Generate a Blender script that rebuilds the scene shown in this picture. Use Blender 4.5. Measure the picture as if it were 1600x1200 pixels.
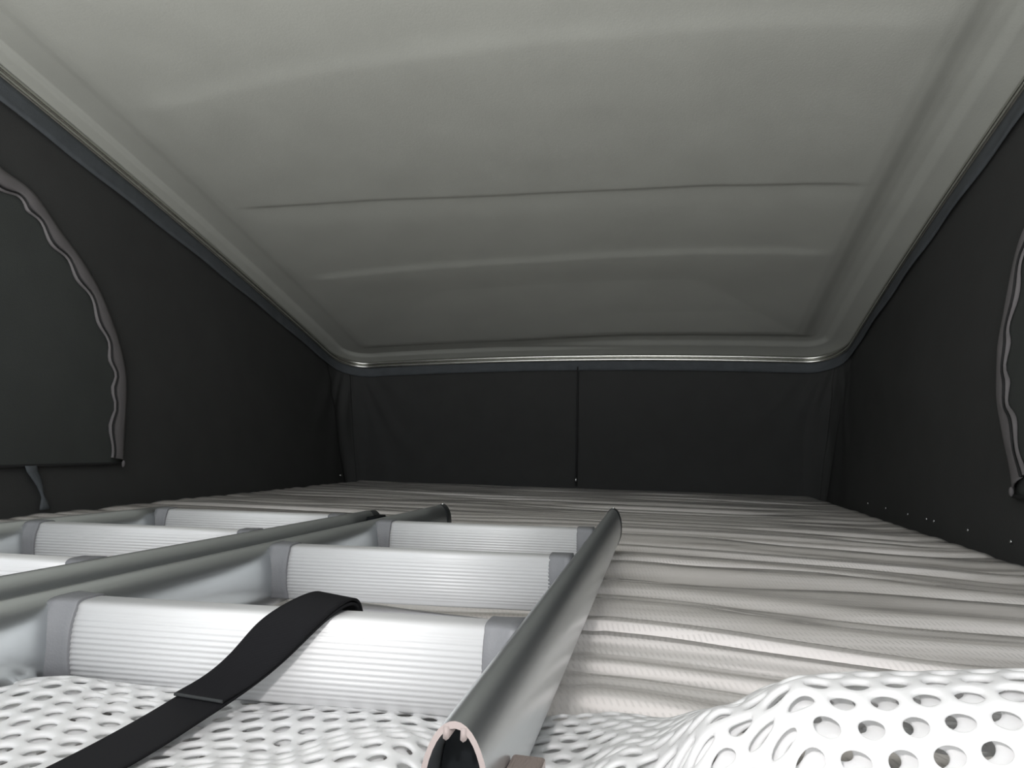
import bpy, bmesh, math, random
import numpy as np
from mathutils import Vector, Matrix

for o in list(bpy.data.objects):
    bpy.data.objects.remove(o)
SC = bpy.context.scene
COL = SC.collection
random.seed(4)

# ------------------------------------------------------------------ camera, sky, lamp, exposure
cam_d = bpy.data.cameras.new('camera')
cam = bpy.data.objects.new('camera', cam_d)
COL.objects.link(cam)
R = np.array([[0.9773636741601894, 0.21030594659561627, 0.023057694130523623],
              [0.004264580589770764, 0.08938002730313692, -0.995988465832654],
              [-0.2115231944361855, 0.973541277782207, 0.08645992522376691]])
m = Matrix.Identity(4)
for i in range(3):
    m[i][0] = R[0][i]; m[i][1] = -R[1][i]; m[i][2] = -R[2][i]
m[2][3] = 0.13
cam.matrix_world = m
cam_d.sensor_width = 36.0
cam_d.lens = 36.0 * 1111.0 / 1600.0
cam_d.clip_start = 0.005
SC.camera = cam

world = bpy.data.worlds.new('daylight')
SC.world = world
world.use_nodes = True
bg = world.node_tree.nodes['Background']
bg.inputs[0].default_value = (0.93, 0.97, 1.0, 1)
bg.inputs[1].default_value = 1.75

flash_d = bpy.data.lights.new('camera_flash', 'POINT')
flash_d.energy = 4.1
flash_d.shadow_soft_size = 0.008
flash_d.color = (1.0, 0.97, 0.95)
flash = bpy.data.objects.new('camera_flash', flash_d)
flash.location = (-0.050, -0.01, 0.215)
COL.objects.link(flash)

# daylight of the open van door coming up through the hatch at the foot of the bed
door_d = bpy.data.lights.new('hatch_daylight', 'AREA')
door_d.shape = 'RECTANGLE'
door_d.size = 1.5
door_d.size_y = 0.7
door_d.energy = 54
door_d.color = (1.0, 0.99, 0.95)
door = bpy.data.objects.new('hatch_daylight', door_d)
door.location = (-0.31, -0.62, -0.20)
door.rotation_euler = (math.radians(180 - 28), 0, 0)
COL.objects.link(door)

SC.view_settings.view_transform = 'Standard'
SC.view_settings.look = 'None'
SC.view_settings.gamma = 1.0
SC.view_settings.use_curve_mapping = False
SC.view_settings.exposure = 0.0


# ------------------------------------------------------------------ helpers
def mat(name, col, rough=0.6, metal=0.0, coat=0.0, spec=0.5, bump=None, noise=None, coat_rough=0.1):
    """principled material; bump=(scale, strength, stretch) fine relief, noise=(scale, amount) colour mottling"""
    M = bpy.data.materials.new(name)
    M.use_nodes = True
    nt = M.node_tree
    b = nt.nodes['Principled BSDF']
    b.inputs['Base Color'].default_value = (*col, 1)
    b.inputs['Roughness'].default_value = rough
    b.inputs['Metallic'].default_value = metal
    b.inputs['Coat Weight'].default_value = coat
    b.inputs['Coat Roughness'].default_value = coat_rough
    b.inputs['Specular IOR Level'].default_value = spec
    if bump or noise:
        tc = nt.nodes.new('ShaderNodeTexCoord')
    if bump:
        mp = nt.nodes.new('ShaderNodeMapping')
        mp.inputs['Scale'].default_value = bump[2]
        nt.links.new(tc.outputs['Object'], mp.inputs['Vector'])
        n = nt.nodes.new('ShaderNodeTexNoise')
        n.inputs['Scale'].default_value = bump[0]
        n.inputs['Detail'].default_value = 4
        nt.links.new(mp.outputs[0], n.inputs['Vector'])
        bp = nt.nodes.new('ShaderNodeBump')
        bp.inputs['Strength'].default_value = bump[1]
        bp.inputs['Distance'].default_value = 0.002
        nt.links.new(n.outputs['Fac'], bp.inputs['Height'])
        nt.links.new(bp.outputs[0], b.inputs['Normal'])
    if noise:
        n2 = nt.nodes.new('ShaderNodeTexNoise')
        n2.inputs['Scale'].default_value = noise[0]
        n2.inputs['Detail'].default_value = 6
        nt.links.new(tc.outputs['Object'], n2.inputs['Vector'])
        mx = nt.nodes.new('ShaderNodeMix')
        mx.data_type = 'RGBA'
        a = noise[1]
        mx.inputs['A'].default_value = (*[c * (1 - a) for c in col], 1)
        mx.inputs['B'].default_value = (*[min(1, c * (1 + a)) for c in col], 1)
        nt.links.new(n2.outputs['Fac'], mx.inputs['Factor'])
        nt.links.new(mx.outputs['Result'], b.inputs['Base Color'])
    return M


def link(name, me, mats, parent=None, origin=(0, 0, 0), smooth=True):
    """link a mesh given in world coordinates; origin = parent's world location"""
    if origin != (0, 0, 0):
        me.transform(Matrix.Translation(-Vector(origin)))
    if not isinstance(mats, (list, tuple)):
        mats = [mats]
    for M in mats:
        me.materials.append(M)
    if smooth:
        me.polygons.foreach_set('use_smooth', [True] * len(me.polygons))
    o = bpy.data.objects.new(name, me)
    COL.objects.link(o)
    if parent:
        o.parent = parent
    return o


def pydata(verts, faces):
    me = bpy.data.meshes.new('mesh')
    me.from_pydata([tuple(map(float, v)) for v in verts], [], faces)
    me.update()
    return me


def grid_mesh(P):
    """P: array (n, m, 3)"""
    n, k = P.shape[:2]
    idx = np.arange(n * k).reshape(n, k)
    f = np.stack([idx[:-1, :-1], idx[:-1, 1:], idx[1:, 1:], idx[1:, :-1]], -1).reshape(-1, 4)
    me = bpy.data.meshes.new('mesh')
    me.from_pydata(P.reshape(-1, 3).tolist(), [], f.tolist())
    me.update()
    return me


def solid(o, t, offset=-1, rim=True):
    md = o.modifiers.new('thickness', 'SOLIDIFY')
    md.thickness = t
    md.offset = offset
    md.use_rim = rim
    return md


def bevel(o, w, seg=3):
    md = o.modifiers.new('bevel', 'BEVEL')
    md.width = w
    md.segments = seg
    md.limit_method = 'ANGLE'
    return md


def empty(name, loc, label, cat, group=None):
    o = bpy.data.objects.new(name, None)
    o.empty_display_size = 0.05
    o.location = loc
    COL.objects.link(o)
    o['label'] = label
    o['category'] = cat
    if group:
        o['group'] = group
    return o


def structure(o):
    o['kind'] = 'structure'
    return o


def box_mesh(x0, x1, y0, y1, z0, z1):
    v = [(x, y, z) for x in (x0, x1) for y in (y0, y1) for z in (z0, z1)]
    f = [(0, 1, 3, 2), (4, 6, 7, 5), (0, 4, 5, 1), (2, 3, 7, 6), (0, 2, 6, 4), (1, 5, 7, 3)]
    return pydata(v, f)


def loft(rings, cap0=True, cap1=True, closed=True):
    n = len(rings[0])
    v = [tuple(p) for r in rings for p in r]
    f = []
    for i in range(len(rings) - 1):
        for j in range(n if closed else n - 1):
            k = (j + 1) % n
            f.append((i * n + j, i * n + k, (i + 1) * n + k, (i + 1) * n + j))
    if cap0:
        f.append(tuple(range(n))[::-1])
    if cap1:
        f.append(tuple(range((len(rings) - 1) * n, len(rings) * n)))
    return v, f


def join(parts):
    """parts: list of (verts, faces, material index) -> mesh"""
    V, F, I = [], [], []
    for v, f, i in parts:
        b = len(V)
        V += list(v)
        F += [tuple(a + b for a in q) for q in f]
        I += [i] * len(f)
    me = pydata(V, F)
    me.polygons.foreach_set('material_index', I)
    bm = bmesh.new(); bm.from_mesh(me)
    bmesh.ops.recalc_face_normals(bm, faces=bm.faces)
    bm.to_mesh(me); bm.free()
    return me


RNG = np.random.RandomState(11)


def vnoise(x, y, seed=0):
    """smooth 2-D value noise in -1..1"""
    r = np.random.RandomState(seed)
    T = r.rand(64, 64) * 2 - 1
    xi = np.floor(x).astype(int); yi = np.floor(y).astype(int)
    fx = x - xi; fy = y - yi
    fx = fx * fx * (3 - 2 * fx); fy = fy * fy * (3 - 2 * fy)
    a = T[xi % 64, yi % 64]; b = T[(xi + 1) % 64, yi % 64]
    c = T[xi % 64, (yi + 1) % 64]; d = T[(xi + 1) % 64, (yi + 1) % 64]
    return (a * (1 - fx) + b * fx) * (1 - fy) + (c * (1 - fx) + d * fx) * fy


def sstep(a, b, x):
    t = np.clip((x - a) / (b - a), 0, 1)
    return t * t * (3 - 2 * t)


# ------------------------------------------------------------------ materials
M_roof = mat('grey_headliner', (0.33, 0.335, 0.31), 0.9, spec=0.2, bump=(260, 0.16, (1, 1, 1)), noise=(9, 0.07))
M_canvas = mat('dark_canvas', (0.047, 0.0475, 0.047), 0.85, spec=0.25, bump=(420, 0.3, (1, 1, 1)), noise=(14, 0.12))
M_flap = mat('dark_canvas_flap', (0.050, 0.054, 0.052), 0.85, spec=0.25, bump=(420, 0.3, (1, 1, 1)), noise=(14, 0.12))
M_welt = mat('blue_grey_welt', (0.075, 0.083, 0.092), 0.7, spec=0.35, bump=(500, 0.4, (1, 1, 1)), noise=(40, 0.25))
M_tape = mat('zip_tape_grey', (0.15, 0.14, 0.145), 0.75, bump=(700, 0.3, (1, 1, 1)))
M_dark = mat('black_thread', (0.012, 0.012, 0.013), 0.8)
M_rail = mat('polished_aluminium', (0.66, 0.66, 0.62), 0.26, metal=1.0)
M_anod = mat('anodised_aluminium', (0.69, 0.72, 0.735), 0.30, metal=0.95, bump=(240, 0.05, (1, 0.03, 1)))
M_cut = mat('sawn_aluminium', (0.215, 0.185, 0.178), 0.6, spec=0.2)
M_rung = mat('ribbed_aluminium', (0.575, 0.575, 0.58), 0.45, metal=0.15, spec=0.5)
M_plastic = mat('grey_plastic', (0.145, 0.148, 0.157), 0.5, bump=(900, 0.12, (1, 1, 1)))
M_cap = mat('dark_plastic', (0.022, 0.025, 0.027), 0.35)
M_black = mat('black_plug', (0.004, 0.005, 0.006), 0.7, spec=0.1)
M_web = mat('black_webbing', (0.006, 0.006, 0.007), 0.85, spec=0.15)
M_webedge = mat('dark_grey_hem', (0.016, 0.018, 0.019), 0.8)
M_chrome = mat('bright_metal', (0.85, 0.86, 0.87), 0.12, metal=1.0)
M_net = mat('white_foam_net', (0.74, 0.74, 0.745), 0.5, spec=0.4)
nt = M_net.node_tree
tl = nt.nodes.new('ShaderNodeBsdfTranslucent'); tl.inputs[0].default_value = (0.95, 0.95, 0.95, 1)
mx = nt.nodes.new('ShaderNodeMixShader'); mx.inputs[0].default_value = 0.42
nt.links.new(nt.nodes['Principled BSDF'].outputs[0], mx.inputs[1]); nt.links.new(tl.outputs[0], mx.inputs[2])
nt.links.new(mx.outputs[0], nt.nodes['Material Output'].inputs['Surface'])
M_sheet = mat('white_film', (0.72, 0.71, 0.72), 0.35)
M_hook = mat('brushed_hook_metal', (0.58, 0.48, 0.45), 0.28, metal=0.85, bump=(300, 0.3, (8, 1, 1)))
M_board = mat('bed_board', (0.25, 0.22, 0.18), 0.7, noise=(6, 0.2))

# webbing weave
nt = M_web.node_tree
b = nt.nodes['Principled BSDF']
tc = nt.nodes.new('ShaderNodeTexCoord')
wv = nt.nodes.new('ShaderNodeTexWave'); wv.inputs['Scale'].default_value = 1.0
wv.bands_direction = 'Y'
mp = nt.nodes.new('ShaderNodeMapping'); mp.inputs['Scale'].default_value = (1, 28, 1)
nt.links.new(tc.outputs['UV'], mp.inputs[0]); nt.links.new(mp.outputs[0], wv.inputs['Vector'])
bp = nt.nodes.new('ShaderNodeBump'); bp.inputs['Strength'].default_value = 0.6; bp.inputs['Distance'].default_value = 0.001
nt.links.new(wv.outputs['Fac'], bp.inputs['Height']); nt.links.new(bp.outputs[0], b.inputs['Normal'])
cm = nt.nodes.new('ShaderNodeMix'); cm.data_type = 'RGBA'
cm.inputs['A'].default_value = (0.004, 0.004, 0.005, 1); cm.inputs['B'].default_value = (0.014, 0.014, 0.016, 1)
nt.links.new(wv.outputs['Fac'], cm.inputs['Factor']); nt.links.new(cm.outputs['Result'], b.inputs['Base Color'])

# quilted mattress ticking: rows of little woven dashes
M_tick = mat('mattress_ticking', (0.85, 0.815, 0.80), 0.7, spec=0.3)
nt = M_tick.node_tree
b = nt.nodes['Principled BSDF']
tc = nt.nodes.new('ShaderNodeTexCoord')
sp = nt.nodes.new('ShaderNodeSeparateXYZ')
nt.links.new(tc.outputs['Object'], sp.inputs[0])


def mth(op, a, b_=None, c=None):
    n_ = nt.nodes.new('ShaderNodeMath'); n_.operation = op
    for i_, v_ in enumerate((a, b_, c)):
        if v_ is None:
            continue
        if isinstance(v_, (int, float)):
            n_.inputs[i_].default_value = v_
        else:
            nt.links.new(v_, n_.inputs[i_])
    return n_.outputs[0]


row = mth('MULTIPLY', sp.outputs['Y'], 96.0)
rowf = mth('FRACT', row)
rowi = mth('FLOOR', row)
uu = mth('FRACT', mth('ADD', mth('MULTIPLY', sp.outputs['X'], 255.0), mth('ADD', mth('MULTIPLY', rowf, 0.9), mth('MULTIPLY', rowi, 0.37))))
bn = nt.nodes.new('ShaderNodeTexNoise'); bn.inputs['Scale'].default_value = 9.0
nt.links.new(tc.outputs['Object'], bn.inputs['Vector'])
tick = mth('MULTIPLY', mth('MULTIPLY', mth('LESS_THAN', uu, 0.36), mth('LESS_THAN', rowf, 0.62)),
           mth('MULTIPLY_ADD', bn.outputs['Fac'], 2.2, -0.5))
tick = mth('MINIMUM', mth('MAXIMUM', tick, 0.0), 1.0)
tx_ = nt.nodes.new('ShaderNodeMix'); tx_.data_type = 'RGBA'
tx_.inputs['A'].default_value = (0.93, 0.885, 0.875, 1)
tx_.inputs['B'].default_value = (0.72, 0.685, 0.675, 1)
nt.links.new(tick, tx_.inputs['Factor'])
nt.links.new(tx_.outputs['Result'], b.inputs['Base Color'])
bp = nt.nodes.new('ShaderNodeBump'); bp.inputs['Strength'].default_value = 0.4; bp.inputs['Distance'].default_value = 0.0005
bp.invert = True
nt.links.new(tick, bp.inputs['Height']); nt.links.new(bp.outputs[0], b.inputs['Normal'])

# clear plastic film: mostly see-through, slightly milky, glossy
M_film = bpy.data.materials.new('clear_plastic_film')
M_film.use_nodes = True
nt = M_film.node_tree
nt.nodes.remove(nt.nodes['Principled BSDF'])
tr = nt.nodes.new('ShaderNodeBsdfTransparent'); tr.inputs[0].default_value = (0.98, 0.98, 0.98, 1)
gl = nt.nodes.new('ShaderNodeBsdfGlossy'); gl.inputs['Color'].default_value = (0.95, 0.95, 0.95, 1); gl.inputs['Roughness'].default_value = 0.09
fr = nt.nodes.new('ShaderNodeFresnel'); fr.inputs['IOR'].default_value = 1.33
milk = nt.nodes.new('ShaderNodeBsdfDiffuse'); milk.inputs[0].default_value = (0.90, 0.88, 0.875, 1)
m1 = nt.nodes.new('ShaderNodeMixShader'); m1.inputs[0].default_value = 0.2
nt.links.new(tr.outputs[0], m1.inputs[1]); nt.links.new(milk.outputs[0], m1.inputs[2])
m2 = nt.nodes.new('ShaderNodeMixShader')
nt.links.new(fr.outputs[0], m2.inputs[0]); nt.links.new(m1.outputs[0], m2.inputs[1]); nt.links.new(gl.outputs[0], m2.inputs[2])
nt.links.new(m2.outputs[0], nt.nodes['Material Output'].inputs['Surface'])

# ------------------------------------------------------------------ tent shape
XC = -0.31
YB = 2.42
Y0 = -0.18


def wall_x(s, z):
    return XC + s * (0.79 + 0.17 * z)


_cl = np.polyfit([0.3, 1.056, 1.29, 1.617, 1.954, 2.302, 2.42], [0.985, 0.803, 0.748, 0.660, 0.546, 0.441, 0.405], 3)
_cr = np.polyfit([0.3, 1.353, 1.604, 1.9, 2.15, 2.277, 2.42], [1.0, 0.762, 0.695, 0.613, 0.510, 0.471, 0.425], 3)


def side_z(y):
    return np.polyval(_cl, y), np.polyval(_cr, y)


def base_z(x, y):
    zl, zr = side_z(y)
    xl, xr = wall_x(-1, zl), wall_x(1, zr)
    t = np.clip((x - xl) / (xr - xl), 0, 1)
    return zl * (1 - t) + zr * t + 0.022 * (1 - (2 * t - 1) ** 2)


RAD = 0.13
_zl, _zr = side_z(YB - RAD)
XLc = wall_x(-1, _zl) + RAD
XRc = wall_x(1, _zr) - RAD


def rail_path():
    """returns points (x,y,z), corner split indices"""
    pts = []
    for y in np.linspace(Y0, YB - RAD, 70):
        pts.append((wall_x(-1, side_z(y)[0]), y))
    a = len(pts)
    for t in np.linspace(0, math.pi / 2, 15)[1:]:
        pts.append((XLc - RAD * math.cos(t), YB - RAD + RAD * math.sin(t)))
    for x in np.linspace(XLc, XRc, 60)[1:-1]:
        pts.append((x, YB))
    c = len(pts)
    for t in np.linspace(math.pi / 2, 0, 15)[:-1]:
        pts.append((XRc + RAD * math.cos(t), YB - RAD + RAD * math.sin(t)))
    for y in np.linspace(YB - RAD, Y0, 70):
        pts.append((wall_x(1, side_z(y)[1]), y))
    P = np.array([(x, y, float(base_z(np.array(x), np.array(y)))) for x, y in pts])
    return P, a + 7, c + 7


PATH, I1, I2 = rail_path()
# outward (away from the room) horizontal directions along the path
T = np.gradient(PATH[:, :2], axis=0)
T /= np.linalg.norm(T, axis=1)[:, None]
OUT = np.stack([-T[:, 1], T[:, 0]], 1)

# ---- floor board under the bed
floor = structure(link('floor', box_mesh(-1.3, 0.75, -0.2, 2.6, -0.16, -0.13), M_board, smooth=False))

# ---- walls: ruled from the bed edge to the rail, with soft folds near the corners
BOT = PATH.copy()
for i, (x, y, z) in enumerate(PATH):
    k = 0.17 * z
    BOT[i, 0] = x - OUT[i, 0] * k
    BOT[i, 1] = y - OUT[i, 1] * 0.0
    BOT[i, 2] = -0.10
    if y > YB - RAD and (x < XLc or x > XRc):           # tighter corner at the foot
        s = -1 if x < XLc else 1
        cx_, cy_ = (wall_x(s, 0.0) - s * 0.06), YB - 0.06
        d = OUT[i]
        BOT[i, 0] = cx_ + d[0] * 0.06
        BOT[i, 1] = cy_ + d[1] * 0.06
    elif y <= YB - RAD:
        s = -1 if x < XC else 1
        BOT[i, 0] = wall_x(s, -0.1)
        BOT[i, 1] = y * (YB - 0.06) / (YB - RAD) if y > 0 else y
    else:
        BOT[i, 1] = YB

cl = np.cumsum(np.r_[0, np.linalg.norm(np.diff(PATH[:, :2], axis=0), axis=1)])
NV = 60


def wall_grid(i0, i1, dense=3):
    tt = np.linspace(i0, i1, (i1 - i0) * dense + 1)
    ii = np.arange(len(PATH))
    top = np.stack([np.interp(tt, ii, PATH[:, k]) for k in range(3)], 1)
    bot = np.stack([np.interp(tt, ii, BOT[:, k]) for k in range(3)], 1)
    out = np.stack([np.interp(tt, ii, OUT[:, k]) for k in range(2)], 1)
    s = np.interp(tt, ii, cl)
    v = np.linspace(0, 1, NV)
    P = bot[:, None, :] * (1 - v[None, :, None]) + top[:, None, :] * v[None, :, None]
    # folds radiating from the upper corners
    off = np.zeros((len(tt), NV))
    H = P[..., 2]
    for ic in (I1, I2):
        d = np.abs(s[:, None] - cl[ic])
        dz = PATH[ic, 2] - H
        ang = np.arctan2(s[:, None] - cl[ic], dz + 0.05)
        fall = np.exp(-(d / 0.32) ** 2) * sstep(0.0, 0.12, dz)
        off += fall * 0.0045 * np.sin(ang * 19 + 2.3 * vnoise(ang * 3, dz * 5, 5)) * (0.6 + 0.4 * vnoise(ang * 5, dz * 3, 8))
    off += 0.004 * vnoise(s[:, None] * 3, H * 3.5, 3) + 0.0015 * vnoise(s[:, None] * 9 + H * 6, H * 10, 4)
    off *= np.minimum(1, (1 - v)[None, :] * 8)
    P[..., 0] += out[:, None, 0] * off
    P[..., 1] += out[:, None, 1] * off
    return P


wall_left = structure(link('wall_left', grid_mesh(wall_grid(0, I1)), M_canvas))
wall_back = structure(link('wall_back', grid_mesh(wall_grid(I1, I2)), M_canvas))
wall_right = structure(link('wall_right', grid_mesh(wall_grid(I2, len(PATH) - 1)), M_canvas))
for w in (wall_left, wall_back, wall_right):
    solid(w, 0.004, offset=1)

# ---- ceiling: moulded grey headliner with a stepped border and pressed ribs
ys = np.r_[np.linspace(Y0, YB - RAD, 420), YB - RAD + RAD * np.sin(np.linspace(0, math.pi / 2, 40))[1:]]
NS = 300
u = np.linspace(0, 1, NS)
u = 0.5 - 0.5 * np.cos(u * math.pi) * (0.55 + 0.45 * np.abs(np.cos(u * math.pi)))
CP = np.zeros((len(ys), NS, 3))
for i, y in enumerate(ys):
    if y <= YB - RAD:
        zl, zr = side_z(y)
        xl, xr = wall_x(-1, zl), wall_x(1, zr)
    else:
        q = math.sqrt(max(0, RAD ** 2 - (y - YB + RAD) ** 2))
        xl, xr = XLc - q, XRc + q
    CP[i, :, 0] = xl + (xr - xl) * u
    CP[i, :, 1] = y
X, Y = CP[..., 0], CP[..., 1]
zl, zr = side_z(Y)
XL, XR = wall_x(-1, zl), wall_x(1, zr)
# distance to the rail (rounded rectangle)
dxl, dxr, dyb = X - XL, XR - X, (YB - Y) * 1.25
dx = np.minimum(dxl, dxr)
a_, b_ = np.maximum(RAD - dx, 0), np.maximum(RAD - dyb, 0)
d = np.where((a_ > 0) & (b_ > 0), RAD - np.sqrt(a_ ** 2 + b_ ** 2), np.minimum(dx, dyb))
d = np.maximum(d, 0)
kd = [0, 0.008, 0.045, 0.062, 0.070, 0.078, 0.105, 0.125, 0.150, 0.175, 0.21, 0.3, 0.5, 1.0]
kz = [0, 0.006, 0.012, 0.014, 0.019, 0.024, 0.026, 0.022, 0.012, 0.009, 0.012, 0.02, 0.03, 0.035]
kdl = [0, 0.008, 0.034, 0.040, 0.0425, 0.045, 0.06, 0.11, 0.13, 0.15, 0.18, 0.3, 0.5, 1.0]
kzl = [0, 0.006, 0.010, 0.012, 0.0165, 0.0215, 0.0205, 0.016, 0.0115, 0.010, 0.0115, 0.018, 0.027, 0.032]
side = sstep(-0.25, 0.25, X - XC)
prof = np.interp(d, kd, kz) * side + np.interp(d, kdl, kzl) * (1 - side)
msk = sstep(0.15, 0.24, d)
yc = Y - 0.02 * ((X - XC) / 0.75) ** 2
tx = (X - XC) / 0.75


def ridge(q, sn, sf):
    return np.exp(-(q / np.where(q < 0, sn, sf)) ** 2)


rib = (-0.0050 * ridge(Y + 0.02 * tx ** 2 - 1.905, 0.018, 0.10) - 0.0045 * ridge(yc - 1.20, 0.03, 0.12)
       + 0.0042 * ridge(Y - 0.038 * tx + 0.048 * tx ** 2 - 1.632, 0.007, 0.05)
       - 0.004 * ridge(yc - 0.55, 0.03, 0.12))
sag = 0.0016 * vnoise(X * 3.2, Y * 4, 21) + 0.0006 * vnoise(X * 11, Y * 14, 22)
CP[..., 2] = base_z(X, Y) + prof + rib * msk + sag * sstep(0, 0.1, d) + 0.006
ceiling = structure(link('ceiling', grid_mesh(CP), M_roof))
solid(ceiling, 0.004, offset=1)

# ---- aluminium rail round the roof edge: two beads and a lip, swept along the path
def sweep(profile, i0=0, i1=None, closed=True):
    i1 = len(PATH) if i1 is None else i1
    rings = []
    for i in range(i0, i1):
        x, y, z = PATH[i]
        rings.append([(x + OUT[i, 0] * po, y + OUT[i, 1] * po, z + pz) for po, pz in profile])
    return loft(rings, cap0=closed, cap1=closed, closed=closed)


def circ(cx_, cz_, r, n=10):
    return [(cx_ + r * math.cos(2 * math.pi * k / n), cz_ + r * math.sin(2 * math.pi * k / n)) for k in range(n)]


v1, f1 = sweep(circ(-0.008, 0.0065, 0.0065))
v2, f2 = sweep(circ(-0.010, -0.0055, 0.0062))
v3, f3 = sweep([(0.004, 0.012), (-0.004, 0.012), (-0.004, -0.010), (0.004, -0.010)])
trim = structure(link('trim_1', join([(v1, f1, 0), (v2, f2, 0), (v3, f3, 0)]), M_rail))

# ---- welt: blue-grey canvas band hanging below the rail
rings = []
for i in range(len(PATH)):
    x, y, z = PATH[i]
    on_back = y > YB - 0.02
    hgt = 0.034 if on_back else 0.034 + 0.016 * min(1.0, max(0.0, (YB - RAD - y) / 1.0))
    row = []
    for k, t in enumerate(np.linspace(0, 1, 5)):
        p = -0.0075 + 0.002 * math.sin(i * 0.9 + k) * (t > 0.3)
        zz = z - 0.008 - hgt * t
        kk = 0.17 * (z - zz)
        row.append((x + OUT[i, 0] * (p - kk), y + OUT[i, 1] * p, zz))
    rings.append(row)
v, f = loft(rings, False, False, closed=False)
welt = structure(link('trim_2', pydata(v, f), M_welt))
solid(welt, 0.003, offset=0)

# ---- back wall: centre seam, zip pull, corner hook
SX = -0.295


def wall_piece_back(name, x, z0, z1, w, m_, parent):
    me = box_mesh(x - w / 2, x + w / 2, YB - 0.011, YB - 0.004, z0, z1)
    o = link(name, me, m_, parent)
    bevel(o, 0.001, 2)
    return o


wall_piece_back('seam', SX, 0.0, 0.405, 0.006, M_dark, wall_back)


def blob(name, loc, r, m_, parent, sc=(1, 1, 1)):
    bm = bmesh.new()
    bmesh.ops.create_uvsphere(bm, u_segments=12, v_segments=8, radius=r)
    bmesh.ops.scale(bm, vec=sc, verts=bm.verts)
    bmesh.ops.translate(bm, vec=loc, verts=bm.verts)
    me = bpy.data.meshes.new(name)
    bm.to_mesh(me); bm.free()
    return link(name, me, m_, parent)


blob('zip_pull', (SX, YB - 0.014, 0.020), 0.004, M_chrome, wall_back, (0.8, 0.8, 1.6))
blob('hook', (-1.088, 2.275, 0.016), 0.0045, M_chrome, wall_left, (1.2, 1.6, 0.8))
for y in (1.877, 1.734, 1.586, 1.481, 1.443, 1.294, 1.147):
    blob('snap_button', (0.4775, y, 0.011), 0.0026, M_chrome, wall_right, (0.6, 1, 1))

# ---- zipped window flaps in the side walls
def wpt(s, y, z, inset):
    return (wall_x(s, z) - s * inset, y, z)


def arch(ptsYZ, n=120):
    """smooth polyline through (y,z) points (Catmull-Rom)"""
    P = np.array(ptsYZ, float)
    P = np.vstack([2 * P[0] - P[1], P, 2 * P[-1] - P[-2]])
    out = []
    for i in range(1, len(P) - 2):
        for t in np.linspace(0, 1, n // (len(P) - 3), endpoint=False):
            a, b2, c, d2 = P[i - 1:i + 3]
            out.append(0.5 * (2 * b2 + (c - a) * t + (2 * a - 5 * b2 + 4 * c - d2) * t ** 2 + (3 * b2 - a - 3 * c + d2) * t ** 3))
    out.append(P[-2])
    return np.array(out)


def band(curve, s, off0, off1, in0, in1, wave=0.0, nper=72, wave0=0.0):
    """ribbon following a (y,z) curve; off = distance toward the arch's centre"""
    tg = np.gradient(curve, axis=0)
    tg /= np.linalg.norm(tg, axis=1)[:, None]
    nrm = np.stack([-tg[:, 1], tg[:, 0]], 1)
    c = curve.mean(0)
    if ((c - curve[len(curve) // 2]) @ nrm[len(curve) // 2]) < 0:
        nrm = -nrm
    L = np.cumsum(np.r_[0, np.linalg.norm(np.diff(curve, axis=0), axis=1)])
    rows = []
    for i in range(len(curve)):
        w = math.sin(L[i] * nper + 0.8 * math.sin(L[i] * 17))
        row = []
        for t in np.linspace(0, 1, 5):
            o_ = off0 + wave0 * w + (off1 + wave * w - off0 - wave0 * w) * t
            ins = in0 + (in1 - in0) * t + 0.003 * math.sin(math.pi * t) * (1 + 0.5 * w)
            y, z = curve[i] + nrm[i] * o_
            row.append(wpt(s, y, z, ins))
        rows.append(row)
    return np.array(rows)


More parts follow.
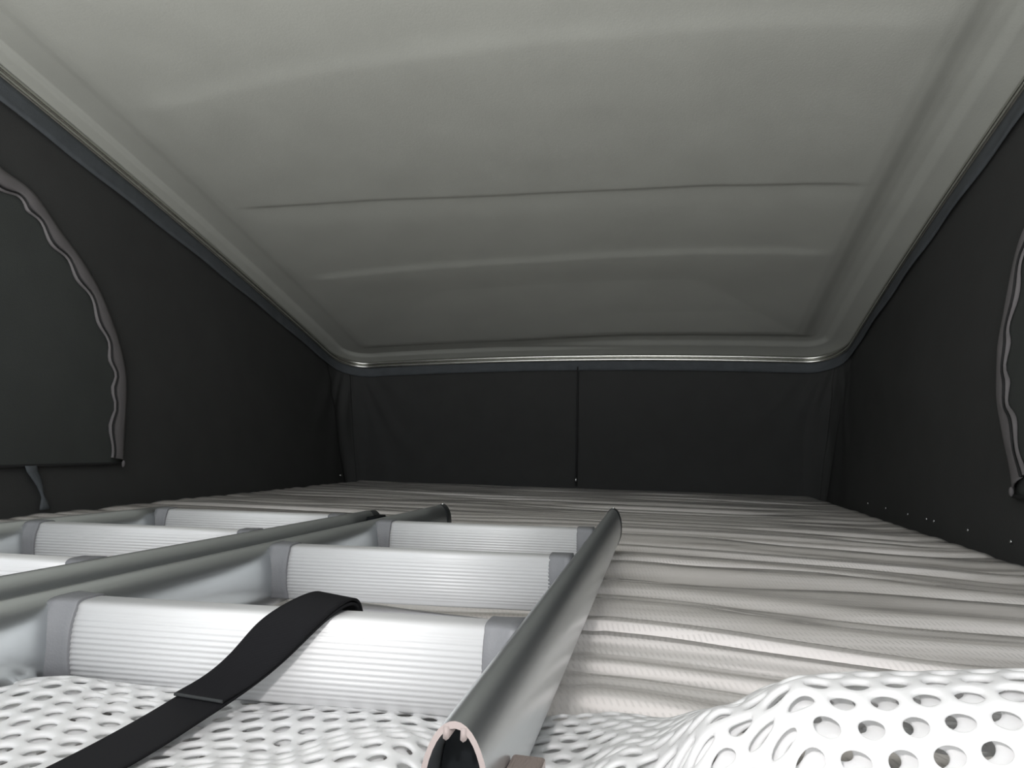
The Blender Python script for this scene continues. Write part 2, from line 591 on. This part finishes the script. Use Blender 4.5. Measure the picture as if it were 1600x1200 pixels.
def tent_window(name, s, ptsYZ, y_end, z_bot, zip_end, with_tie):
    root = structure(bpy.data.objects.new(name, None))
    COL.objects.link(root)
    C_ = arch(ptsYZ)
    # flap panel: fan filled grid inside the arch
    cen = np.array([0.5 * (C_[:, 0].min() + C_[:, 0].max()), z_bot])
    full = np.vstack([C_, [(C_[-1, 0], z_bot)]])
    rows = []
    for p in full:
        row = []
        for t in np.linspace(0, 1, 16):
            q = cen + (p - cen) * (1 - t * 0.999)
            q[1] = max(q[1], z_bot)
            ins = 0.007 + 0.004 * float(vnoise(np.array(q[0] * 5.0), np.array(q[1] * 6.0), 31)) * min(1, t * 4)
            row.append(wpt(s, q[0], q[1], ins))
        rows.append(row)
    o = link('flap', grid_mesh(np.array(rows)), M_flap, root)
    solid(o, 0.002, offset=0)
    k1 = zip_end
    Ct = C_[:k1]
    o = link('zip_tape', grid_mesh(band(Ct, s, -0.004, 0.028, 0.009, 0.013, wave=0.0062)), M_tape, root)
    solid(o, 0.0015, offset=0)
    o = link('zip_hem', grid_mesh(band(Ct, s, 0.031, 0.036, 0.012, 0.010, wave=0.0062, wave0=0.0062)), M_tape, root)
    solid(o, 0.001, offset=0)
    o = link('zip_teeth', grid_mesh(band(Ct, s, 0.0285, 0.0308, 0.0135, 0.0135, wave=0.0062, wave0=0.0062)), M_dark, root)
    solid(o, 0.001, offset=0)
    e = C_[-1]
    blob('zip_slider', wpt(s, e[0], e[1] - 0.004, 0.012), 0.006, M_tape, root, (0.5, 0.7, 1.2))
    # lower hem seam
    y0 = C_[:, 0].min()
    me = grid_mesh(np.array([[wpt(s, y, z_bot + dz, 0.010) for dz in (-0.0025, 0.0025)] for y in np.linspace(y0, e[0], 20)]))
    o = link('hem_seam', me, M_dark, root)
    solid(o, 0.002, offset=0)
    if with_tie:
        # fabric tie hanging from the hem: narrows to a twist, then flares to a tab
        rows = []
        prof_ = [(0.0, 1.062, 0.012), (0.01, 1.064, 0.0115), (0.022, 1.071, 0.010), (0.036, 1.077, 0.006), (0.05, 1.080, 0.0025),
                 (0.056, 1.0815, 0.003), (0.064, 1.083, 0.007), (0.072, 1.083, 0.010), (0.078, 1.083, 0.0115)]
        for dz, yy, hw in prof_:
            z = z_bot - dz
            rows.append([wpt(s, yy + hw * t, z, 0.012 + 0.003 * (1 - t * t) + 0.10 * max(0, dz - 0.05)) for t in np.linspace(-1, 1, 6)])
        o = link('tie_strap', grid_mesh(np.array(rows)), M_welt, root)
        solid(o, 0.002, offset=0)
    return root


PL = [(0.33, 0.20), (0.36, 0.40), (0.50, 0.57), (0.68, 0.655), (0.86, 0.665), (1.00, 0.630), (1.045, 0.610), (1.105, 0.590),
      (1.159, 0.536), (1.218, 0.479), (1.263, 0.415), (1.299, 0.324), (1.309, 0.243), (1.289, 0.120), (1.283, 0.078)]
window_1 = tent_window('window_1', -1, PL, 1.283, 0.075, 112, True)
PR = [(0.33, 0.20), (0.36, 0.40), (0.50, 0.57), (0.68, 0.645), (0.86, 0.655), (1.00, 0.63), (1.13, 0.58), (1.215, 0.52), (1.259, 0.461),
      (1.268, 0.380), (1.272, 0.308), (1.248, 0.224), (1.207, 0.163), (1.170, 0.116), (1.150, 0.085)]
window_2 = tent_window('window_2', 1, PR, 1.150, 0.075, 114, False)

# ------------------------------------------------------------------ mattress under clear film
def wrinkle(x, y):
    """long folds running across the bed, forking and fading"""
    yy = y + 0.065 * vnoise(x * 2.1, y * 3.0, 41) + 0.022 * vnoise(x * 5, y * 9, 42) + 0.07 * x * vnoise(x * 0.7 + 3, y * 1.7, 43) + 0.26 * np.maximum(x + 0.06, 0) * np.exp(-((y - 0.45) / 0.5) ** 2)
    p = yy * 2 * math.pi
    a1 = vnoise(x * 1.6, yy * 9, 44) * 0.6 + 0.6
    a2 = vnoise(x * 2.4 + 9, yy * 14, 45) * 0.5 + 0.5
    r1 = -1 + 2 * np.abs(np.sin(p * 6.3 + 1.9 * vnoise(x * 1.2, yy * 5, 46)))
    r2 = np.sin(p * 23 + 2.6 * vnoise(x * 2, yy * 8, 47))
    r3 = vnoise(x * 3.0, yy * 46, 48)
    return 0.0068 * a1 * r1 + 0.0030 * a2 * r2 + 0.0016 * r3


MX0, MX1, MY0, MY1 = -1.085, 0.474, -0.16, 2.405
xs = np.linspace(MX0, MX1, 200)
ysm = np.r_[np.linspace(MY0, 0.3, 110, endpoint=False), np.linspace(0.3, 1.2, 420, endpoint=False), np.linspace(1.2, MY1, 400)]
GX, GY = np.meshgrid(xs, ysm)
edge = np.minimum(np.minimum(GX - MX0, MX1 - GX), np.minimum(MY1 - GY, GY - MY0))
rnd = -0.03 * (1 - sstep(0, 0.06, edge)) ** 2


def mattress_z(x, y, amp):
    flat = 0.30 + 0.70 * sstep(0.40, 0.60, y + 0.12 * (x > -0.05))
    e_ = np.minimum(np.minimum(x - MX0, MX1 - x), MY1 - y)
    return -0.0085 + wrinkle(x, y) * flat * amp * (0.25 + 0.75 * sstep(0.0, 0.16, e_)) + 0.006 * (1 - sstep(0.0, 0.12, e_)) - 0.001


def bed_mesh(dz, amp, extra):
    Z = mattress_z(GX, GY, amp) + rnd + dz + extra
    press = (GX < -0.045) & (GX > -0.66) & (GY < 1.0)
    Z = np.where(press, np.minimum(Z, -0.0012), Z)
    top = np.stack([GX, GY, Z], -1)
    me = grid_mesh(top)
    return me, Z


mattress = empty('mattress', (XC, 1.1, -0.125), 'white quilted mattress wrapped in wrinkled clear plastic, filling the whole sleeping platform', 'mattress')
org = (XC, 1.1, -0.125)
# ticking body: top sheet plus side walls down to the board
Z = mattress_z(GX, GY, 0.8) + rnd
PRESS = (GX < -0.045) & (GX > -0.66) & (GY < 1.0)     # pressed flat under the ladders
Z = np.where(PRESS, np.minimum(Z, -0.0035), Z)
top = np.stack([GX, GY, Z], -1)
n, k = GX.shape
idx = np.arange(n * k).reshape(n, k)
rim = np.r_[idx[0, :], idx[1:, -1], idx[-1, :-1][::-1], idx[1:-1, 0][::-1]]
V = top.reshape(-1, 3)
low = V[rim].copy(); low[:, 2] = -0.125
faces = np.stack([idx[:-1, :-1], idx[:-1, 1:], idx[1:, 1:], idx[1:, :-1]], -1).reshape(-1, 4).tolist()
nb = len(V)
for j in range(len(rim)):
    j2 = (j + 1) % len(rim)
    faces.append((int(rim[j2]), int(rim[j]), nb + j, nb + j2))
faces.append(tuple(range(nb, nb + len(rim)))[::-1])
me = bpy.data.meshes.new('mattress_body')
me.from_pydata(np.vstack([V, low]).tolist(), [], faces)
me.update()
link('ticking', me, M_tick, mattress, org)
me, _ = bed_mesh(0.0016, 1.0, 0.0008 * vnoise(GX * 7, GY * 60, 51) * sstep(0.3, 0.5, GY))
film = link('plastic_film', me, M_film, mattress, org)
film['label'] = 'clear wrinkled plastic film'

# ------------------------------------------------------------------ ladders
def ellipse(cx_, y, cz_, a, b2, n=40):
    return [(cx_ + a * math.cos(2 * math.pi * k / n), y, cz_ + b2 * math.sin(2 * math.pi * k / n)) for k in range(n)]


SA, SB = 0.011, 0.025     # stile half width, half height
ZC = 0.0255


def make_stile(p0, p1, root, org, cap=True, cap_screw=True, square_cap=False, plug=True):
    """oval tube from p0 (near end) to p1 (far end), both (x, y)"""
    (x0, y0), (x1, y1) = p0, p1
    parts = []
    N = 12
    xy = [(x0 + (x1 - x0) * t, y0 + (y1 - y0) * t) for t in np.linspace(0, 1, N)]
    outer = [ellipse(x, y, ZC, SA, SB) for x, y in xy]
    parts.append((*loft(outer, False, True), 0))
    ins = [ellipse(x0, y0, ZC, SA - 0.0017, SB - 0.0021), ellipse(x0 + (x1 - x0) * 0.1, y0 + 0.08, ZC, SA - 0.0017, SB - 0.0021)]
    parts.append((*loft(ins, False, False), 0))
    parts.append((*loft([ellipse(x0, y0, ZC, SA, SB), ellipse(x0, y0, ZC, SA - 0.0017, SB - 0.0021)], False, False), 1))
    for sgn in (-1, 1):     # the two screw-channel ribs hanging from the crown
        rx = x0 + sgn * 0.0026
        zt, zb = ZC + SB - 0.0018, ZC + SB - 0.0056
        w = 0.0008
        ring = lambda y, dx_: [(rx + dx_ - w, y, zt), (rx + dx_ + w, y, zt), (rx + dx_ + w * 1.1, y, zb + 0.0006), (rx + dx_, y, zb), (rx + dx_ - w * 1.1, y, zb + 0.0006)]
        parts.append((*loft([ring(y0 - 0.0003, 0), ring(y0 + 0.03, (x1 - x0) * 0.03 / (y1 - y0))], True, True), 1))
    o = link('stile', join(parts), [M_anod, M_cut], root, org)
    if plug:
        v_, f_ = loft([ellipse(x0, y0 + 0.016, ZC - 0.0005, SA - 0.0020, SB - 0.0024), ellipse(x0, y0 + 0.03, ZC - 0.0005, SA - 0.0020, SB - 0.0024)], True, True)
        link('end_plug', pydata(v_, f_), M_black, o, org, smooth=False)
    if cap:
        ang = [(0, 1.03), (0.002, 1.06), (0.016, 1.05), (0.021, 0.95), (0.0235, 0.75), (0.0245, 0.4)]
        if square_cap:
            ang = [(0, 1.0), (0.001, 0.98), (0.018, 0.96), (0.022, 0.9), (0.024, 0.6)]
        rr = [ellipse(x1, y1 + dy, ZC, SA * k_, SB * (k_ if k_ < 1 else 1 + (k_ - 1) * 0.4)) for dy, k_ in ang]
        v_, f_ = loft(rr, True, True)
        c = link('end_cap', pydata(v_, f_), M_cap, o, org)
        if cap_screw:
            blob('screw', tuple(Vector((x1, y1 + 0.012, ZC + SB - 0.0002)) - Vector(org)), 0.0022, M_chrome, o)
    return o


def rung_profile(hh, hd, ribs, n_face=66):
    """closed (y,z) section: bulging ribbed front and back faces, rounded top and bottom"""
    pts = []
    front = []
    for t in np.linspace(-1, 1, n_face):
        z = t * (hh - 0.004)
        bul = hd * (1 - 0.26 * abs(t) ** 2.6)
        rb = 0.00022 * math.cos((z / (hh - 0.004)) * math.pi * ribs) if ribs and abs(t) < 0.93 else 0
        front.append((-(bul + rb), z))
    topc = []
    ytop = -front[-1][0]
    for a in np.linspace(math.pi, 0, 12)[1:-1]:
        topc.append((ytop * math.copysign(abs(math.cos(a)) ** 0.55, math.cos(a)), (hh - 0.004) + 0.004 * math.sin(a) ** 0.7))
    back = [(-y, z) for y, z in front[::-1]]
    botc = [(-y, -z) for y, z in topc]
    return front + topc + back + botc


def make_rung(xa, xb, y, root, org, ya=None, yb=None, col=0.0095, zc=0.0288, hh=0.0205):
    ya = y if ya is None else ya
    yb = y if yb is None else yb
    pr = rung_profile(hh, 0.0125, 13)
    rings = [[(x, yy + py, zc + pz) for py, pz in pr] for x, yy in ((xa + 0.001, ya), ((xa + xb) / 2, (ya + yb) / 2), (xb - 0.001, yb))]
    r = link('rung', join([(*loft(rings, True, True), 0)]), M_rung, root, org)
    for xe, yy, sgn in ((xa, ya, 1), (xb, yb, -1)):
        rr = []
        for dx_, g, gz in ((-0.004, 1.38, 1.03), (0.0, 1.26, 1.03), (col * 0.35, 1.14, 1.03), (col * 0.7, 1.08, 1.028), (col * 0.95, 1.085, 1.03), (col, 1.06, 1.02)):
            pq = rung_profile(hh * gz, 0.0125 * g, 0, 40)
            rr.append([(xe + sgn * dx_, yy + py, zc + 0.0006 + pz) for py, pz in pq])
        link('collar', join([(*loft(rr, True, True), 0)]), M_plastic, r, org)
    return r


# right-hand ladder, its near stile reaching towards the lens
o1 = (-0.185, 0.55, 0.0)
ladder = empty('ladder', o1, 'aluminium ladder whose open stile end points at the viewer, black strap over its first rung', 'ladder', 'aluminium ladders lying on the mattress')


def stile_x(p0, p1, y):
    return p0[0] + (p1[0] - p0[0]) * (y - p0[1]) / (p1[1] - p0[1])


A0, A1 = (-0.3155, 0.19), (-0.2885, 0.900)
B0, B1 = (-0.0590, 0.205), (-0.0672, 0.945)
make_stile(A0, A1, ladder, o1, plug=False)
make_stile(B0, B1, ladder, o1)
for ya, yb in ((0.322, 0.337), (0.517, 0.538), (0.706, 0.724)):
    make_rung(stile_x(A0, A1, ya) + 0.0095, stile_x(B0, B1, yb) - 0.0095, 0, ladder, o1, ya, yb, col=0.0115, zc=0.0252 if ya < 0.4 else 0.0288, hh=0.0216 if ya < 0.4 else 0.0205)
# hook bracket riveted to the outer face of the near stile
me = box_mesh(-0.0482, -0.0372, 0.200, 0.236, 0.002, 0.0305)
hk = link('hook_bracket', me, M_hook, ladder, o1, smooth=False); bevel(hk, 0.0012, 3)
me = box_mesh(-0.0505, -0.0480, 0.205, 0.232, 0.006, 0.0285)
link('hook_dark_gap', me, M_black, hk, o1, smooth=False)  # black slab put in for the dark gap between bracket and stile

# left-hand ladder
o2 = (-0.46, 0.5, 0.0)
ladder2 = empty('ladder.001', o2, 'second aluminium ladder lying between the strapped ladder and the left canvas wall', 'ladder', 'aluminium ladders lying on the mattress')
C0, C1 = (-0.3760, 0.12), (-0.3415, 0.792)
D0, D1 = (-0.6200, 0.12), (-0.5690, 0.738)
make_stile(C0, C1, ladder2, o2, cap_screw=False, square_cap=True, plug=False)
make_stile(D0, D1, ladder2, o2, cap=False, plug=False)
for ya, yb in ((0.395, 0.408), (0.567, 0.584), (0.724, 0.742)):
    make_rung(stile_x(D0, D1, ya) + 0.0095, stile_x(C0, C1, yb) - 0.0095, 0, ladder2, o2, ya, yb, col=0.0095)
me = box_mesh(-0.3335, -0.3215, 0.768, 0.800, 0.036, 0.0455)
ck = link('clip', me, M_black, ladder2, o2, smooth=False); bevel(ck, 0.002, 3)
# screw on the underside end of the second rung collar
blob('screw', (-0.2685 - o1[0], 0.508 - o1[1], 0.0022), 0.0032, M_chrome, ladder)

# ------------------------------------------------------------------ white film sheet between the rungs
sx = np.linspace(0, 1, 40); sy = np.linspace(0, 1, 24)
SP = np.zeros((40, 24, 3))
for i, a in enumerate(sx):
    x = -0.292 + a * 0.212
    for j, t in enumerate(sy):
        y1_ = 0.552 - 0.038 * a if a < 0.85 else 0.52
        y = 0.362 + (y1_ - 0.362) * t
        SP[i, j] = (x + 0.006 * t, y, 0.0022 + 0.0010 * float(vnoise(np.array(a * 4), np.array(t * 3), 61)))
sheet = link('film_sheet', grid_mesh(SP), M_sheet)
solid(sheet, 0.0006, offset=0)
sheet['label'] = 'smooth white film sheet lying under the ladder between the first and second rungs'
sheet['category'] = 'sheet'

# ------------------------------------------------------------------ white foam net, bunched up on the right
KX = [-0.48, -0.30, -0.255, -0.20, -0.16, -0.105, -0.075, -0.04, -0.010, 0.020, 0.045, 0.110, 0.20, 0.36]
KC = {
    -0.48:  [(0.335, 0.002), (0.30, 0.006), (0.25, 0.006), (0.20, 0.004), (0.12, 0.003)],
    -0.30:  [(0.325, 0.002), (0.305, 0.009), (0.27, 0.010), (0.22, 0.006), (0.12, 0.003)],
    -0.255: [(0.322, 0.002), (0.305, 0.010), (0.27, 0.011), (0.22, 0.006), (0.12, 0.003)],
    -0.20:  [(0.335, 0.001), (0.305, 0.003), (0.27, 0.001), (0.22, 0.004), (0.12, 0.003)],
    -0.16:  [(0.345, 0.001), (0.310, 0.002), (0.27, 0.002), (0.22, 0.008), (0.12, 0.003)],
    -0.105: [(0.350, 0.001), (0.310, 0.003), (0.275, 0.010), (0.22, 0.006), (0.12, 0.003)],
    -0.075: [(0.350, 0.0), (0.31, -0.001), (0.27, -0.001), (0.22, -0.001), (0.12, 0.0)],
    -0.04:  [(0.356, 0.0), (0.31, 0.001), (0.27, 0.002), (0.22, 0.003), (0.12, 0.002)],
    -0.010: [(0.360, 0.001), (0.31, 0.010), (0.265, 0.018), (0.23, 0.006), (0.17, 0.002)],
    0.020:  [(0.365, 0.001), (0.30, 0.026), (0.255, 0.042), (0.222, 0.022), (0.205, 0.002)],
    0.045:  [(0.365, 0.001), (0.30, 0.036), (0.250, 0.0545), (0.215, 0.034), (0.200, 0.002)],
    0.110:  [(0.365, 0.001), (0.30, 0.042), (0.248, 0.0620), (0.212, 0.040), (0.195, 0.002)],
    0.20:   [(0.365, 0.001), (0.30, 0.045), (0.246, 0.0700), (0.210, 0.045), (0.190, 0.002)],
    0.36:   [(0.365, 0.001), (0.30, 0.045), (0.246, 0.0700), (0.210, 0.045), (0.190, 0.002)],
}
NVV = 80


def curve_at(pts):
    P = arch(pts, 160)
    L = np.r_[0, np.cumsum(np.linalg.norm(np.diff(P, axis=0), axis=1))]
    s = np.linspace(0, 0.235, NVV)
    y = np.interp(s, L, P[:, 0]); z = np.interp(s, L, P[:, 1])
    over = s > L[-1]
    y[over] = P[-1, 0] - (s[over] - L[-1]) * 0.6
    return np.stack([y, z], 1)


CURV = np.array([curve_at(KC[k_]) for k_ in KX])      # (nk, NVV, 2)


def net_pos(x, s):
    """x across, s arc length from the back edge"""
    j = np.interp(s, np.linspace(0, 0.235, NVV), np.arange(NVV))
    j0 = np.clip(np.floor(j).astype(int), 0, NVV - 2); t = j - j0
    i = np.clip(np.searchsorted(KX, x) - 1, 0, len(KX) - 2)
    kx = np.array(KX)
    w = np.clip((x - kx[i]) / (kx[i + 1] - kx[i]), 0, 1)
    w = w * w * (3 - 2 * w)
    c = lambda a: CURV[a, j0] * (1 - t)[:, None] + CURV[a, j0 + 1] * t[:, None]
    return c(i) * (1 - w)[:, None] + c(i + 1) * w[:, None]


def net_mesh(pitch, hole, x0, x1, smax, push, seed, lift):
    r = np.random.RandomState(seed)
    rowh = pitch * 0.866
    nx = int((x1 - x0) / pitch); ns = int(smax / rowh)
    V, F = [], []
    key = {}

    def vid(p):
        k_ = (round(p[0] * 2e4), round(p[1] * 2e4))
        if k_ not in key:
            key[k_] = len(V); V.append(p)
        return key[k_]

    for a in range(nx):
        for bq in range(ns):
            cx_ = x0 + (a + 0.5 * (bq % 2)) * pitch
            cs_ = rowh * (bq + 0.6)
            hexr = pitch / math.sqrt(3)
            corner = [(cx_ + hexr * math.sin(q * math.pi / 3), cs_ + hexr * math.cos(q * math.pi / 3)) for q in range(6)]
            outer = []
            for q in range(6):
                p, p2 = corner[q], corner[(q + 1) % 6]
                outer.append(p); outer.append(((p[0] + p2[0]) / 2, (p[1] + p2[1]) / 2))
            h1 = hole * (1 + 0.16 * (r.rand() - 0.5)); h2 = hole * (1 + 0.2 * (r.rand() - 0.5))
            inner = [(cx_ + h1 * math.sin(q * math.pi / 6), cs_ + h2 * math.cos(q * math.pi / 6)) for q in range(12)]
            oi = [vid(p) for p in outer]
            ii = []
            for p in inner:
                ii.append(len(V)); V.append(p)
            for q in range(12):
                q2 = (q + 1) % 12
                F.append((oi[q], oi[q2], ii[q2], ii[q]))
    A = np.array(V)
    X_, S_ = A[:, 0], np.clip(A[:, 1], 0, 0.234)
    # wavy bunching
    S2 = np.clip(S_ + 0.003 * vnoise(X_ * 25, S_ * 20, seed), 0, 0.234)
    yz = net_pos(X_, S2)
    y, z = yz[:, 0], yz[:, 1]
    wob = 0.0022 * vnoise(X_ * 32, S_ * 30, seed + 1)
    free = 1 - np.exp(-((X_ + 0.058) / 0.02) ** 2)
    z = z + (wob + 0.0018) * free + lift
    y = y - push * sstep(0.01, 0.05, z)
    P3 = np.stack([X_ + 0.002 * vnoise(X_ * 30, S_ * 25, seed + 2), y, z], 1)
    me = bpy.data.meshes.new('net')
    me.from_pydata(P3.tolist(), [], F)
    me.update()
    bm = bmesh.new(); bm.from_mesh(me)
    bmesh.ops.recalc_face_normals(bm, faces=bm.faces)
    bm.to_mesh(me); bm.free()
    return me


no = (0.0, 0.28, 0.0)
net = empty('foam_net', no, 'white foam net with round holes, bunched up in front of the ladder and mattress', 'netting')
o = link('net_layer', net_mesh(0.0118, 0.0038, -0.46, 0.34, 0.215, 0.0, 71, 0.0), M_net, net, no)
solid(o, 0.0022, offset=0)
sb = o.modifiers.new('soft', 'SUBSURF'); sb.levels = 1; sb.render_levels = 1
o = link('folded_layer', net_mesh(0.0122, 0.0034, -0.45, 0.34, 0.20, -0.005, 83, -0.0045), M_net, net, no)
solid(o, 0.0020, offset=0)
sb = o.modifiers.new('soft', 'SUBSURF'); sb.levels = 1; sb.render_levels = 1

# ------------------------------------------------------------------ black webbing strap over the first rung
LE = [(-0.1735, 0.357, 0.015), (-0.1725, 0.3545, 0.038), (-0.1715, 0.347, 0.0490), (-0.1722, 0.337, 0.0525), (-0.1745, 0.322, 0.0518), (-0.1860, 0.3125, 0.0450),
      (-0.1915, 0.3060, 0.0350), (-0.2000, 0.3000, 0.0245), (-0.2150, 0.2935, 0.0135), (-0.2160, 0.2740, 0.0115), (-0.2180, 0.2440, 0.0095), (-0.2200, 0.2150, 0.0090)]
RE = [(-0.1535, 0.357, 0.015), (-0.1535, 0.3545, 0.036), (-0.1530, 0.348, 0.0462), (-0.1520, 0.338, 0.0502), (-0.1525, 0.325, 0.0502), (-0.1575, 0.3130, 0.0440),
      (-0.1640, 0.3070, 0.0355), (-0.1760, 0.3010, 0.0230), (-0.1905, 0.2930, 0.0125), (-0.1918, 0.2740, 0.0110), (-0.1925, 0.2480, 0.0092), (-0.1950, 0.2150, 0.0090)]


def resamp(P, n):
    return np.stack([arch([(i, p[k_]) for i, p in enumerate(P)], n)[:, 1] for k_ in range(3)], 1)


def strap_mesh(i0, i1, lift, w_in=0.0):
    L_, R_ = resamp(LE, 220), resamp(RE, 220)
    for A_ in (L_, R_):      # ease the bends
        for _ in range(220):
            A_[1:-1] += 0.45 * (0.5 * (A_[:-2] + A_[2:]) - A_[1:-1])
    L_, R_ = L_[i0:i1], R_[i0:i1]
    nrm = np.cross(R_ - L_, np.gradient(L_, axis=0))
    nrm /= np.linalg.norm(nrm, axis=1)[:, None]
    nrm *= np.where(nrm[:, 2] < 0, -1, 1)[:, None]
    w = np.linspace(w_in, 1 - w_in, 9)
    P = L_[:, None] * (1 - w[None, :, None]) + R_[:, None] * w[None, :, None] + nrm[:, None] * lift
    me = grid_mesh(P)
    n_, k_ = P.shape[:2]
    uvl = me.uv_layers.new(name='UVMap')
    s = np.r_[0, np.cumsum(np.linalg.norm(np.diff(P[:, 4], axis=0), axis=1))]
    uv = np.zeros((n_, k_, 2)); uv[..., 0] = w[None, :]; uv[..., 1] = s[:, None] * 25
    flat = uv.reshape(-1, 2)
    li = np.array([l.vertex_index for l in me.loops])
    uvl.data.foreach_set('uv', flat[li].ravel())
    return me, P


so = (-0.19, 0.30, 0.0)
me, P = strap_mesh(0, 221, 0.0)
strap = link('webbing_strap', me, M_web, None, so)
strap.location = so
solid(strap, 0.0014, offset=0)
strap['label'] = 'black woven webbing strap draped over the first rung, hanging down to the net'
strap['category'] = 'strap'
nn = 20 * 8
me, P = strap_mesh(24, nn + 3, 0.0022)
e2 = link('folded_end', me, M_web, strap, so)
solid(e2, 0.0013, offset=0)
# bound edge of the folded end
edge_c = P[-1]
rings = []
for i, p in enumerate(edge_c):
    rings.append([(p[0], p[1] + 0.0008 * math.cos(a), p[2] + 0.0008 * math.sin(a)) for a in np.linspace(0, 2 * math.pi, 9)[:-1]])
v, f = loft(rings)
link('hem', pydata(v, f), M_webedge, e2, so)
